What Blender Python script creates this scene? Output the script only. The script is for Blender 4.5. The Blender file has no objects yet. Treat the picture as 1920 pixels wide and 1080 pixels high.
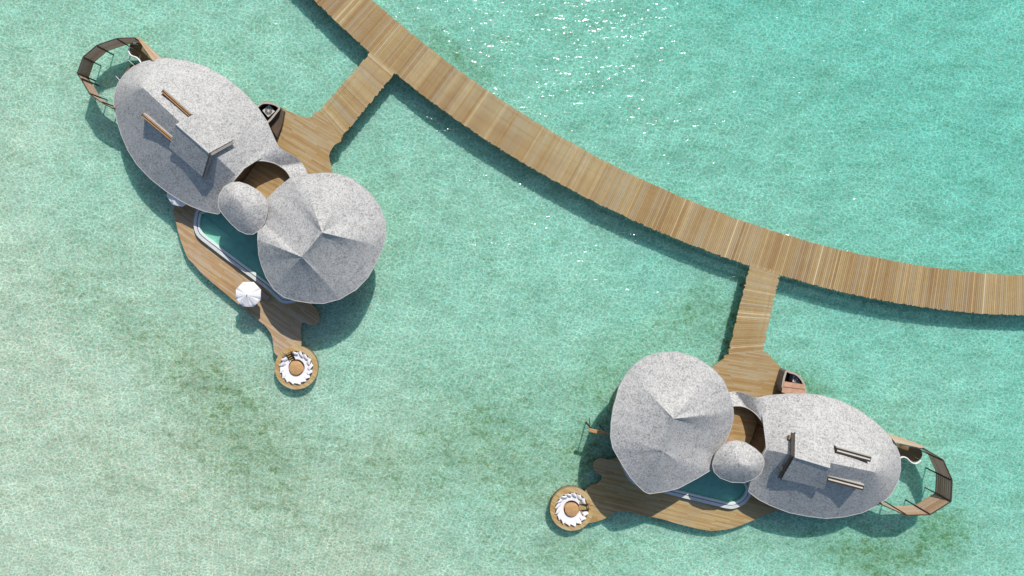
import bpy, bmesh, math, random
import numpy as np
from mathutils import Vector, Matrix

random.seed(7)
SC = bpy.context.scene
COL = SC.collection
# ---------------------------------------------------------------- survey frame
# plan metres per survey unit at water level, drone height, point below the drone
S, H, NX, NY = 0.06, 80.0, 820.0, 425.0
def P(px, py, z):
    k = S * (H - z) / H
    return Vector(((px - NX) * k, (NY - py) * k, z))
def PL(pts, z):
    return [P(p[0], p[1], z) for p in pts]

# ---------------------------------------------------------------- helpers
def empty(name, loc, label, cat, group=None):
    o = bpy.data.objects.new(name, None)
    COL.objects.link(o)
    o.location = loc
    o.empty_display_size = 0.3
    o['label'] = label
    o['category'] = cat
    if group:
        o['group'] = group
    return o

class MB:
    def __init__(self):
        self.v, self.f, self.t = [], [], []
        self.tone = 0.5
    def add(self, vs, fs):
        b = len(self.v)
        self.v += [Vector(x) for x in vs]
        for f in fs:
            self.f.append([b + i for i in f])
            self.t.append(self.tone)
    def prism(self, top, zb, bot=None):
        n = len(top)
        bot = bot or [Vector((p.x, p.y, zb)) for p in top]
        vs = list(top) + list(bot)
        fs = [list(range(n)), list(range(2 * n - 1, n - 1, -1))]
        for i in range(n):
            j = (i + 1) % n
            fs.append([i, n + i, n + j, j])
        self.add(vs, fs)
    def ring(self, outer, inner, zt, zb):
        n = len(outer)
        vs = [Vector((p.x, p.y, zt)) for p in outer] + [Vector((p.x, p.y, zt)) for p in inner] \
           + [Vector((p.x, p.y, zb)) for p in outer] + [Vector((p.x, p.y, zb)) for p in inner]
        fs = []
        for i in range(n):
            j = (i + 1) % n
            fs += [[i, j, n + j, n + i], [i, 2 * n + i, 2 * n + j, j],
                   [n + i, n + j, 3 * n + j, 3 * n + i], [2 * n + i, 3 * n + i, 3 * n + j, 2 * n + j]]
        self.add(vs, fs)
    def beam(self, a, b, w, h, up=Vector((0, 0, 1))):
        a, b = Vector(a), Vector(b)
        d = (b - a).normalized()
        if abs(d.dot(up)) > .99:
            up = Vector((0, 1, 0))
        s = d.cross(up).normalized() * (w / 2)
        u = s.cross(d).normalized() * (h / 2)
        vs = []
        for q in (a, b):
            vs += [q + s + u, q - s + u, q - s - u, q + s - u]
        self.add(vs, [[0, 1, 2, 3], [7, 6, 5, 4], [0, 4, 5, 1], [1, 5, 6, 2], [2, 6, 7, 3], [3, 7, 4, 0]])
    def tube(self, pts, r, n=8):
        pts = [Vector(p) for p in pts]
        rings = []
        for i, p in enumerate(pts):
            d = (pts[min(i + 1, len(pts) - 1)] - pts[max(i - 1, 0)]).normalized()
            a = Vector((0, 0, 1)) if abs(d.z) < .9 else Vector((1, 0, 0))
            s = d.cross(a).normalized()
            u = s.cross(d)
            rr = r[i] if isinstance(r, (list, tuple)) else r
            rings.append([p + (s * math.cos(2 * math.pi * k / n) + u * math.sin(2 * math.pi * k / n)) * rr for k in range(n)])
        vs = [q for rg in rings for q in rg]
        fs = [list(range(n)), list(range(len(vs) - 1, len(vs) - n - 1, -1))]
        for i in range(len(pts) - 1):
            for k in range(n):
                k2 = (k + 1) % n
                fs.append([i * n + k, (i + 1) * n + k, (i + 1) * n + k2, i * n + k2])
        self.add(vs, fs)
    def lathe(self, prof, c, n=32):
        c = Vector(c)
        vs, fs = [], []
        for r, z in prof:
            vs += [c + Vector((r * math.cos(2 * math.pi * k / n), r * math.sin(2 * math.pi * k / n), z)) for k in range(n)]
        for i in range(len(prof) - 1):
            for k in range(n):
                k2 = (k + 1) % n
                fs.append([i * n + k, i * n + k2, (i + 1) * n + k2, (i + 1) * n + k])
        fs.append(list(range(n - 1, -1, -1)))
        fs.append([len(vs) - n + k for k in range(n)])
        self.add(vs, fs)
    def build(self, name, mat, parent=None, smooth=None, bevel=0):
        org = parent.matrix_world_loc if False else None
        off = world_loc(parent)
        me = bpy.data.meshes.new(name)
        me.from_pydata([tuple(x - off) for x in self.v], [], self.f)
        at = me.attributes.new('tone', 'FLOAT', 'FACE')
        at.data.foreach_set('value', self.t)
        bm = bmesh.new()
        bm.from_mesh(me)
        bmesh.ops.recalc_face_normals(bm, faces=bm.faces)
        bm.to_mesh(me)
        bm.free()
        if smooth is not None:
            me.shade_smooth()
            me.set_sharp_from_angle(angle=math.radians(smooth))
        me.materials.append(mat)
        o = bpy.data.objects.new(name, me)
        COL.objects.link(o)
        if parent:
            o.parent = parent
        if bevel:
            m = o.modifiers.new('bevel', 'BEVEL')
            m.width = bevel
            m.segments = 2
        return o

def world_loc(o):
    v = Vector((0, 0, 0))
    while o is not None:
        v += o.location
        o = o.parent
    return v

def smooth_closed(pts, n=5):
    pts = [tuple(p) for p in pts]
    out, m = [], len(pts)
    for i in range(m):
        p0, p1, p2, p3 = (np.array(pts[(i + k - 1) % m], float) for k in range(4))
        for j in range(n):
            t = j / n
            out.append(tuple(.5 * ((2 * p1) + (-p0 + p2) * t + (2 * p0 - 5 * p1 + 4 * p2 - p3) * t * t + (-p0 + 3 * p1 - 3 * p2 + p3) * t ** 3)))
    return out
def smooth_open(pts, n=6):
    pts = [np.array(p, float) for p in pts]
    pts = [2 * pts[0] - pts[1]] + pts + [2 * pts[-1] - pts[-2]]
    out = []
    for i in range(1, len(pts) - 2):
        p0, p1, p2, p3 = pts[i - 1:i + 3]
        for j in range(n):
            t = j / n
            out.append(tuple(.5 * ((2 * p1) + (-p0 + p2) * t + (2 * p0 - 5 * p1 + 4 * p2 - p3) * t * t + (-p0 + 3 * p1 - 3 * p2 + p3) * t ** 3)))
    out.append(tuple(pts[-2]))
    return out
def resample(pts, n):
    a = np.array(list(pts) + [pts[0]], float)
    d = np.concatenate([[0], np.cumsum(np.linalg.norm(np.diff(a[:, :2], axis=0), axis=1))])
    q = np.linspace(0, d[-1], n, endpoint=False)
    return [tuple(np.interp(x, d, a[:, k]) for k in range(a.shape[1])) for x in q]
def area(pts):
    return .5 * sum(pts[i][0] * pts[(i + 1) % len(pts)][1] - pts[(i + 1) % len(pts)][0] * pts[i][1] for i in range(len(pts)))
def offset(pts, d):
    """inward offset of a closed plan polygon of world vectors"""
    sgn = 1 if area([(p.x, p.y) for p in pts]) > 0 else -1
    out, n = [], len(pts)
    for i in range(n):
        e = pts[(i + 1) % n] - pts[i - 1]
        nn = Vector((-e.y, e.x, 0)).normalized() * sgn
        out.append(pts[i] + nn * d)
    return out
def shrink(pts, f):
    c = sum(pts, Vector((0, 0, 0))) / len(pts)
    return [c + (p - c) * f for p in pts]

# ---------------------------------------------------------------- materials
class NT:
    def __init__(self, name):
        self.m = bpy.data.materials.new(name)
        self.m.use_nodes = True
        self.t = self.m.node_tree
        self.b = self.t.nodes['Principled BSDF']
        self.out = self.t.nodes['Material Output']
    def n(self, typ, **kw):
        nd = self.t.nodes.new(typ)
        for k, v in kw.items():
            if k.startswith('i_'):
                nd.inputs[k[2:].replace('_', ' ')].default_value = v
            else:
                setattr(nd, k, v)
        return nd
    def l(self, a, b):
        self.t.links.new(a, b)
    def math(self, op, a, b=None, clamp=False):
        nd = self.n('ShaderNodeMath', operation=op)
        nd.use_clamp = clamp
        for i, x in enumerate((a, b)):
            if x is None:
                continue
            if isinstance(x, (int, float)):
                nd.inputs[i].default_value = x
            else:
                self.l(x, nd.inputs[i])
        return nd.outputs[0]
    def mix(self, fac, a, b, typ='MIX'):
        nd = self.n('ShaderNodeMix', data_type='RGBA', blend_type=typ)
        for sock, x in ((nd.inputs[0], fac), (nd.inputs[6], a), (nd.inputs[7], b)):
            if isinstance(x, (int, float)):
                sock.default_value = x
            elif isinstance(x, (tuple, list)):
                sock.default_value = (*x, 1) if len(x) == 3 else x
            else:
                self.l(x, sock)
        return nd.outputs[2]
    def ramp(self, fac, stops):
        nd = self.n('ShaderNodeValToRGB')
        e = nd.color_ramp.elements
        while len(e) < len(stops):
            e.new(.5)
        for el, (p, c) in zip(e, stops):
            el.position = p
            el.color = (*c, 1) if len(c) == 3 else c
        self.l(fac, nd.inputs[0])
        return nd.outputs[0]
    def coord(self, rot=0, scale=(1, 1, 1), loc=(0, 0, 0)):
        tc = self.n('ShaderNodeTexCoord')
        mp = self.n('ShaderNodeMapping')
        mp.inputs['Rotation'].default_value = (0, 0, rot)
        mp.inputs['Scale'].default_value = scale
        mp.inputs['Location'].default_value = loc
        self.l(tc.outputs['Object'], mp.inputs[0])
        return mp.outputs[0]
    def noise(self, vec, scale, detail=3, rough=.55, dist=0):
        nd = self.n('ShaderNodeTexNoise')
        nd.inputs['Scale'].default_value = scale
        nd.inputs['Detail'].default_value = detail
        nd.inputs['Roughness'].default_value = rough
        nd.inputs['Distortion'].default_value = dist
        if vec is not None:
            self.l(vec, nd.inputs['Vector'])
        return nd.outputs['Fac']
    def bump(self, h, strength, dist, nrm=None):
        nd = self.n('ShaderNodeBump')
        nd.inputs['Strength'].default_value = strength
        nd.inputs['Distance'].default_value = dist
        self.l(h, nd.inputs['Height'])
        if nrm is not None:
            self.l(nrm, nd.inputs['Normal'])
        return nd.outputs[0]

def plain(name, col, rough=.6, var=.12, scale=3, metallic=0):
    k = NT(name)
    c = k.coord()
    f = k.noise(c, scale, 4)
    col2 = tuple(min(1, x * (1 + var)) for x in col)
    col1 = tuple(x * (1 - var) for x in col)
    k.l(k.ramp(f, [(.3, col1), (.7, col2)]), k.b.inputs['Base Color'])
    k.b.inputs['Roughness'].default_value = rough
    k.b.inputs['Metallic'].default_value = metallic
    return k.m

WOODS = [(0.0, (.30, .165, .060)), (.3, (.40, .245, .108)), (.55, (.465, .318, .150)), (.8, (.56, .41, .225)), (1, (.70, .555, .37))]
def wood_dark(f, woods=WOODS):
    return [(p, tuple(x * f for x in c)) for p, c in woods]

def planks_mat(name, ang, w=.17, f=1.0, warm=1.0, length=3.2, gapdark=.45, radial=None):
    """deck boards laid along direction ang (world); tone differs board by board"""
    k = NT(name)
    v = k.coord(rot=-ang)
    sx = k.n('ShaderNodeSeparateXYZ')
    k.l(v, sx.inputs[0])
    u, vv = sx.outputs[0], sx.outputs[1]
    q = k.math('DIVIDE', vv, w)
    idx = k.math('FLOOR', q)
    wn = k.n('ShaderNodeTexWhiteNoise', noise_dimensions='1D')
    k.l(idx, wn.inputs['W'])
    shift = k.math('MULTIPLY', wn.outputs['Value'], length)
    seg = k.math('FLOOR', k.math('DIVIDE', k.math('ADD', u, shift), length))
    cv = k.n('ShaderNodeCombineXYZ')
    k.l(idx, cv.inputs[0]); k.l(seg, cv.inputs[1])
    wn2 = k.n('ShaderNodeTexWhiteNoise', noise_dimensions='2D')
    k.l(cv.outputs[0], wn2.inputs['Vector'])
    # weather streaks: broad runs along the boards
    cs = k.n('ShaderNodeCombineXYZ')
    k.l(k.math('MULTIPLY', u, .16), cs.inputs[0]); k.l(k.math('MULTIPLY', vv, 2.0), cs.inputs[1])
    st = k.noise(cs.outputs[0], 1.0, 4, .6)
    cg = k.n('ShaderNodeCombineXYZ')
    k.l(k.math('MULTIPLY', u, 1.5), cg.inputs[0]); k.l(k.math('MULTIPLY', vv, 22), cg.inputs[1])
    gr = k.noise(cg.outputs[0], 1.0, 3, .6)
    blotch = k.noise(v, .45, 4, .6)
    tone = k.math('ADD', k.math('MULTIPLY', wn2.outputs['Value'], .50), k.math('MULTIPLY', st, .48))
    tone = k.math('ADD', tone, k.math('MULTIPLY', k.math('SUBTRACT', gr, .5), .35))
    tone = k.math('ADD', tone, k.math('MULTIPLY', k.math('SUBTRACT', blotch, .5), .5))
    col = k.ramp(tone, [(p, (c[0] * f, c[1] * f, c[2] * f * warm)) for p, c in WOODS])
    wg = k.math('MULTIPLY', k.math('POWER', wn2.outputs['Value'], 2.2), .55)
    wg = k.math('ADD', wg, k.math('MULTIPLY', k.math('SUBTRACT', k.noise(v, .3, 4, .65), .5), 1.2), True)
    col = k.mix(wg, col, (.43 * f, .365 * f, .29 * f * warm))
    fr = k.math('FRACT', q)
    gap = k.math('LESS_THAN', fr, .11)
    col = k.mix(k.math('MULTIPLY', gap, gapdark), col, (.05, .03, .015))
    k.l(col, k.b.inputs['Base Color'])
    k.b.inputs['Roughness'].default_value = .75
    k.l(k.bump(k.math('ADD', gr, k.math('MULTIPLY', gap, -1.5)), .4, .01), k.b.inputs['Normal'])
    return k.m

def tone_wood(name, f=1.0, grain_scale=3, warm=1.0):
    """one board per face group: the board's own shade comes from its 'tone'"""
    k = NT(name)
    at = k.n('ShaderNodeAttribute', attribute_name='tone')
    v = k.coord()
    g = k.noise(v, grain_scale, 5, .65)
    b = k.noise(v, .35, 4, .6)
    tone = k.math('ADD', at.outputs['Fac'], k.math('MULTIPLY', k.math('SUBTRACT', g, .5), .4))
    tone = k.math('ADD', tone, k.math('MULTIPLY', k.math('SUBTRACT', b, .5), .45))
    col = k.ramp(tone, [(p, (c[0] * f, c[1] * f, c[2] * f * warm)) for p, c in WOODS])
    rnd = k.math('FRACT', k.math('MULTIPLY', at.outputs['Fac'], 91.7))
    w = k.math('MULTIPLY', k.math('POWER', rnd, 3), .6)
    w = k.math('ADD', w, k.math('MULTIPLY', k.math('SUBTRACT', k.noise(v, .22, 4, .65), .5), .9), True)
    col = k.mix(w, col, (.45 * f, .385 * f, .31 * f * warm))
    spot = k.math('GREATER_THAN', k.noise(v, 1.9, 3, .6), .735)
    col = k.mix(k.math('MULTIPLY', spot, .35), col, (.12 * f, .08 * f, .05 * f))
    k.l(col, k.b.inputs['Base Color'])
    k.b.inputs['Roughness'].default_value = .75
    return k.m

def roof_mat(name, f=1.0):
    """fine grey split shingle"""
    k = NT(name)
    v = k.coord()
    vo = k.n('ShaderNodeTexVoronoi', feature='F1')
    vo.inputs['Scale'].default_value = 8.5
    k.l(v, vo.inputs['Vector'])
    wn = k.n('ShaderNodeTexWhiteNoise', noise_dimensions='3D')
    k.l(vo.outputs['Position'], wn.inputs['Vector'])
    n2 = k.noise(v, 1.1, 5, .65)
    n3 = k.noise(v, .3, 4)
    n4 = k.noise(v, 9.0, 2, .7)
    t = k.math('ADD', k.math('MULTIPLY', wn.outputs['Value'], .44), k.math('MULTIPLY', n2, .42))
    t = k.math('ADD', t, k.math('MULTIPLY', n3, .06))
    t = k.math('ADD', t, k.math('MULTIPLY', n4, .22))
    col = k.ramp(t, [(.22, (.17 * f, .17 * f, .172 * f)), (.42, (.36 * f, .36 * f, .358 * f)), (.62, (.48 * f, .48 * f, .475 * f)), (.9, (.60 * f, .597 * f, .585 * f))])
    k.l(col, k.b.inputs['Base Color'])
    k.b.inputs['Roughness'].default_value = .85
    k.b.inputs['Specular IOR Level'].default_value = .25
    k.l(k.bump(wn.outputs['Value'], .3, .03), k.b.inputs['Normal'])
    return k.m

def water_mat():
    k = NT('lagoon_water')
    v = k.coord()
    # painted caustics: ripple light drawn as bright lines in the sheet's transparent colour
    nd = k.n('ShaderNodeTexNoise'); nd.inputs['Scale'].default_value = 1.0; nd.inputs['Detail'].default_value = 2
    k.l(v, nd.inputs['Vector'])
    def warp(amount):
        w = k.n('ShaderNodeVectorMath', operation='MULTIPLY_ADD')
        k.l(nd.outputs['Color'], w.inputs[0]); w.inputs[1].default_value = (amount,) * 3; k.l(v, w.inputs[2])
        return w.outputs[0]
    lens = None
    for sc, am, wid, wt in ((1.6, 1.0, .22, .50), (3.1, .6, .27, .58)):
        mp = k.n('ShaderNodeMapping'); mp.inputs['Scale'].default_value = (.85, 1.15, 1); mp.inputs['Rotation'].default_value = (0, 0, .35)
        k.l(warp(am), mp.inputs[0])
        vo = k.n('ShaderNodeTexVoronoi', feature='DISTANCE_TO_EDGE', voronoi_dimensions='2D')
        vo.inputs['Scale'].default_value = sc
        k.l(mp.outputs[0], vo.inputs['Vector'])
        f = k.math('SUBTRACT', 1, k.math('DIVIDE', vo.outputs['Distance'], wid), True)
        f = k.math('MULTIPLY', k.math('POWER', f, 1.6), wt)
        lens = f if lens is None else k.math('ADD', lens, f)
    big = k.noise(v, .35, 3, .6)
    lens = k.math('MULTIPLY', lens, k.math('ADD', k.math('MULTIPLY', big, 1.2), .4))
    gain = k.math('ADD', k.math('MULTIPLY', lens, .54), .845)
    # colour of the water column: paler over the sand bank, greener out to sea
    sx = k.n('ShaderNodeSeparateXYZ'); k.l(v, sx.inputs[0])
    g = k.math('ADD', k.math('MULTIPLY', sx.outputs[0], .0075), k.math('MULTIPLY', sx.outputs[1], .0085))
    g = k.math('ADD', g, .47)
    g = k.math('ADD', g, k.math('MULTIPLY', k.math('SUBTRACT', k.noise(v, .06, 4, .6), .5), .45))
    tint = k.ramp(g, [(0, (.82, .95, .905)), (.3, (.695, .94, .89)), (.6, (.62, .925, .88)), (1, (.505, .90, .865))])
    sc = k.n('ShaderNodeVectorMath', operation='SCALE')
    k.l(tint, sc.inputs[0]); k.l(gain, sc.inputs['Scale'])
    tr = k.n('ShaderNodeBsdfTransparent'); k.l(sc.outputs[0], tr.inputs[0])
    # wind ripples
    w1 = k.coord(rot=.4, scale=(.75, 1.5, 1))
    a = k.noise(w1, .9, 1, .5, .5)
    b = k.noise(k.coord(rot=.2, scale=(1.2, 2.0, 1)), 1.5, 1, .5, .4)
    hgt = k.math('ADD', a, k.math('MULTIPLY', b, .30))
    gust = k.math('ADD', k.math('MULTIPLY', k.noise(k.coord(scale=(.6, 1.2, 1)), .12, 3, .6), 2.0), -.05)
    bmp = k.bump(k.math('MULTIPLY', hgt, gust), 1.0, .20)
    gl = k.n('ShaderNodeBsdfGlossy'); gl.inputs['Roughness'].default_value = .13
    k.l(bmp, gl.inputs['Normal'])
    mx = k.n('ShaderNodeMixShader')
    fr = k.n('ShaderNodeFresnel'); fr.inputs['IOR'].default_value = 1.33
    k.l(fr.outputs[0], mx.inputs[0])
    k.l(tr.outputs[0], mx.inputs[1]); k.l(gl.outputs[0], mx.inputs[2])
    k.l(mx.outputs[0], k.out.inputs[0])
    return k.m

def seabed_mat():
    k = NT('sand_and_seagrass')
    v = k.coord()
    at = k.n('ShaderNodeAttribute', attribute_name='grass')
    n1 = k.noise(v, .35, 6, .65)
    n2 = k.noise(v, 1.6, 4, .6)
    m = k.math('ADD', at.outputs['Fac'], k.math('MULTIPLY', k.math('SUBTRACT', n1, .5), .9))
    m = k.math('MULTIPLY', m, k.math('POWER', at.outputs['Fac'], .6))
    m = k.math('ADD', m, k.math('MULTIPLY', k.math('SUBTRACT', n2, .5), 1.7))
    cl = k.noise(k.coord(rot=.7, scale=(.8, 1.25, 1)), .8, 6, .72)
    cl = k.math('MULTIPLY', k.math('SUBTRACT', cl, .50), 9.0, True)
    m = k.math('MULTIPLY', m, k.math('ADD', k.math('MULTIPLY', cl, .85), .55), True)
    m = k.math('MULTIPLY', m, k.math('GREATER_THAN', at.outputs['Fac'], .01), True)
    fine = k.noise(v, 3.0, 4, .65)
    mott = k.noise(k.coord(rot=.6, scale=(.55, 1.3, 1)), .6, 6, .72)
    fine = k.math('ADD', k.math('MULTIPLY', fine, .55), k.math('MULTIPLY', mott, .62))
    sand = k.ramp(fine, [(.38, (.42, .46, .37)), (.56, (.66, .67, .60)), (.74, (.84, .84, .78))])
    gr = k.ramp(fine, [(.36, (.20, .235, .115)), (.7, (.42, .44, .27))])
    k.l(k.mix(m, sand, gr), k.b.inputs['Base Color'])
    k.b.inputs['Roughness'].default_value = 1
    k.b.inputs['Subsurface Weight'].default_value = .5
    k.b.inputs['Subsurface Radius'].default_value = (.12, 1.0, .85)
    k.b.inputs['Subsurface Scale'].default_value = 2.2
    k.b.inputs['Specular IOR Level'].default_value = 0
    # sand ripples
    w1 = k.coord(rot=.5, scale=(.9, 1.15, 1))
    r = k.noise(w1, 2.0, 3, .55, .8)
    r2 = k.noise(v, 4.0, 2, .5)
    k.l(k.bump(k.math('ADD', r, k.math('MULTIPLY', r2, .25)), .6, .16), k.b.inputs['Normal'])
    return k.m

def pool_mat():
    k = NT('pool_water')
    tr = k.n('ShaderNodeBsdfTransparent'); tr.inputs[0].default_value = (.74, .92, .90, 1)
    gl = k.n('ShaderNodeBsdfGlossy'); gl.inputs['Roughness'].default_value = .05
    v = k.coord()
    k.l(k.bump(k.noise(v, 1.6, 2), .25, .1), gl.inputs['Normal'])
    fr = k.n('ShaderNodeFresnel'); fr.inputs['IOR'].default_value = 1.33
    mx = k.n('ShaderNodeMixShader')
    k.l(fr.outputs[0], mx.inputs[0]); k.l(tr.outputs[0], mx.inputs[1]); k.l(gl.outputs[0], mx.inputs[2])
    k.l(mx.outputs[0], k.out.inputs[0])
    return k.m

M = dict(
    walk=tone_wood('boardwalk_timber', .83, warm=.89),
    roof=roof_mat('shingle', .89), roofpale=roof_mat('pale_shingle', 1.12),  # second shingle is the same roof, brightened in colour for the sunlit arc
    trim=plain('roof_edge', (.47, .465, .45), .8, .08),
    soffit=plain('soffit_boards', (.30, .21, .12), .7, .2, 2),
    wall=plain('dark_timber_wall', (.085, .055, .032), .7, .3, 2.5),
    wallpale=plain('timber_wall', (.36, .25, .15), .7, .2, 2.5),
    glass=plain('dark_glass', (.02, .03, .035), .06, .1),
    pile=plain('pile_timber', (.16, .11, .07), .8, .25),
    fascia=plain('deck_fascia', (.24, .16, .09), .8, .2),
    fence=tone_wood('fence_boards', .9, 4, 1.35), wing=tone_wood('wing_boards', .85, 4, 1.15),
    post=plain('fence_post', (.045, .034, .024), .7, .25),
    white=plain('white_canvas', (.80, .80, .82), .8, .03),
    cushion=plain('white_cushion', (.80, .79, .80), .85, .04, 6),
    rim=plain('pool_coping', (.60, .65, .65), .5, .08, 2),
    rimlight=plain('pool_lip', (.74, .77, .77), .4, .06, 2),
    tile=plain('pool_tile', (.50, .78, .66), .5, .12, 1.5),
    channel=plain('overflow_channel', (.08, .10, .11), .6, .1),
    copper=plain('copper_rail', (.50, .27, .10), .45, .15, 3),
    steel=plain('pale_rail', (.66, .61, .52), .4, .08, 3),  # pale colour stands in for the white sheen on the rails
    dark=plain('rail_housing', (.045, .030, .020), .6, .2),
    
    railing=plain('railing_white', (.78, .77, .75), .4, .05),
    handle=plain('steel_bar', (.45, .44, .42), .35, .1),
    acase=plain('unit_casing', (.55, .54, .50), .5, .08),
    afan=plain('fan_grille', (.10, .10, .095), .5, .15, 9),
    pink=plain('cedar_lid', (.50, .29, .19), .75, .18, 2),
    lounger=plain('teak', (.42, .23, .075), .6, .2, 4),
    pad=plain('lounger_pad', (.33, .29, .24), .85, .1),
    nest=plain('nest_floor_timber', (.46, .30, .14), .7, .16, 4),
    table=plain('table_top', (.52, .31, .14), .55, .14, 4),
    brass=plain('tread_edge', (.50, .34, .10), .5, .15),
    frame=plain('frame_timber', (.46, .25, .11), .7, .15, 4),
    water=water_mat(), seabed=seabed_mat(), pool=pool_mat(),
)

# ---------------------------------------------------------------- setting
def ellipse_mask(X, Y, cx, cy, rx, ry, ang, st):
    a = math.radians(ang)
    dx, dy = X - cx, Y - cy
    u = (dx * math.cos(a) + dy * math.sin(a)) / rx
    w = (-dx * math.sin(a) + dy * math.cos(a)) / ry
    d = np.sqrt(u * u + w * w)
    return np.minimum(1, 1.2 * st) * np.clip(1.3 - d, 0, 1) ** 1.0

GRASS = [(330, 680, 200, 80, 42, .48), (450, 810, 170, 110, 50, .50), (560, 930, 280, 120, 30, .36), (150, 560, 110, 50, 30, .28),
         (900, 830, 190, 140, -20, .52), (1010, 910, 120, 80, 0, .40), (1130, 720, 95, 70, -30, .45), (1255, 605, 120, 45, -35, .36),
         (1330, 600, 70, 70, 0, .5), (1640, 1045, 130, 60, 10, 1.0), (1770, 1000, 70, 70, 0, .9), (1525, 725, 45, 22, 30, .7),
         (838, 85, 65, 26, 40, .65), (900, 135, 45, 20, 40, .55), (170, 470, 90, 60, 30, .22), (1100, 860, 60, 60, 0, .7), (720, 880, 120, 60, 20, .35),
         (1060, 1040, 170, 50, 0, .5), (1420, 1020, 120, 30, 0, .35), (1700, 800, 160, 50, 30, .25), (250, 900, 200, 60, 25, .25)]
def build_setting():
    # seabed: one sheet to the horizon, fine around the villas
    step = 0.5
    xs = np.arange(-62, 80.01, step); ys = np.arange(-52, 38.01, step)
    far = [1500, 700, 300, 140]
    xs = np.concatenate([[-f for f in far], xs, far[::-1]])
    ys = np.concatenate([[-f for f in far], ys, far[::-1]])
    X, Y = np.meshgrid(xs, ys)
    PX, PY = X / S + NX, NY - Y / S
    g = np.zeros_like(X)
    for e in GRASS:
        g = np.maximum(g, ellipse_mask(PX, PY, *e)) if False else 1 - (1 - g) * (1 - ellipse_mask(PX, PY, *e))
    rng = np.random.default_rng(3)
    Z = -0.7 + 0.06 * np.sin(X * .31 + 1.3 * np.sin(Y * .17)) * np.cos(Y * .27 + np.sin(X * .13))
    nx, ny = len(xs), len(ys)
    vs = np.stack([X.ravel(), Y.ravel(), Z.ravel()], 1)
    i = np.arange(nx * ny).reshape(ny, nx)
    fs = np.stack([i[:-1, :-1].ravel(), i[:-1, 1:].ravel(), i[1:, 1:].ravel(), i[1:, :-1].ravel()], 1)
    me = bpy.data.meshes.new('seabed')
    me.from_pydata(vs.tolist(), [], fs.tolist())
    me.attributes.new('grass', 'FLOAT', 'POINT').data.foreach_set('value', g.ravel())
    me.shade_smooth()
    me.materials.append(M['seabed'])
    o = bpy.data.objects.new('seabed', me); COL.objects.link(o); o['kind'] = 'structure'
    me = bpy.data.meshes.new('water')
    me.from_pydata([(-1500, -1500, 0), (1500, -1500, 0), (1500, 1500, 0), (-1500, 1500, 0)], [], [[0, 1, 2, 3]])
    me.materials.append(M['water'])
    o = bpy.data.objects.new('water', me); COL.objects.link(o); o['kind'] = 'structure'
build_setting()

# ---------------------------------------------------------------- boardwalk and entrance walkways
ZW = 1.25
def piles(parent, spots, zt, r=.16):
    m = MB(); m.tube([(0, 0, -1.2), (0, 0, zt)], r, 10)
    first = None
    for x, y in spots:
        if first is None:
            m.v = [q + Vector((x, y, 0)) for q in m.v]
            first = m.build('pile', M['pile'], parent, 40); fx, fy = x, y
        else:
            c = first.copy(); c.location = (x - fx, y - fy, 0); COL.objects.link(c); c.parent = parent

class Tone:
    def __init__(self): self.left = 0; self.base = .5
    def next(self):
        if self.left <= 0:
            self.left = random.randint(4, 22); self.base = random.choice([.36, .42, .47, .5, .53, .58, .64])
        self.left -= 1
        t = self.base + random.gauss(0, .11)
        if random.random() < .07: t += .28
        if random.random() < .05: t -= .2
        return t

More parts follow.
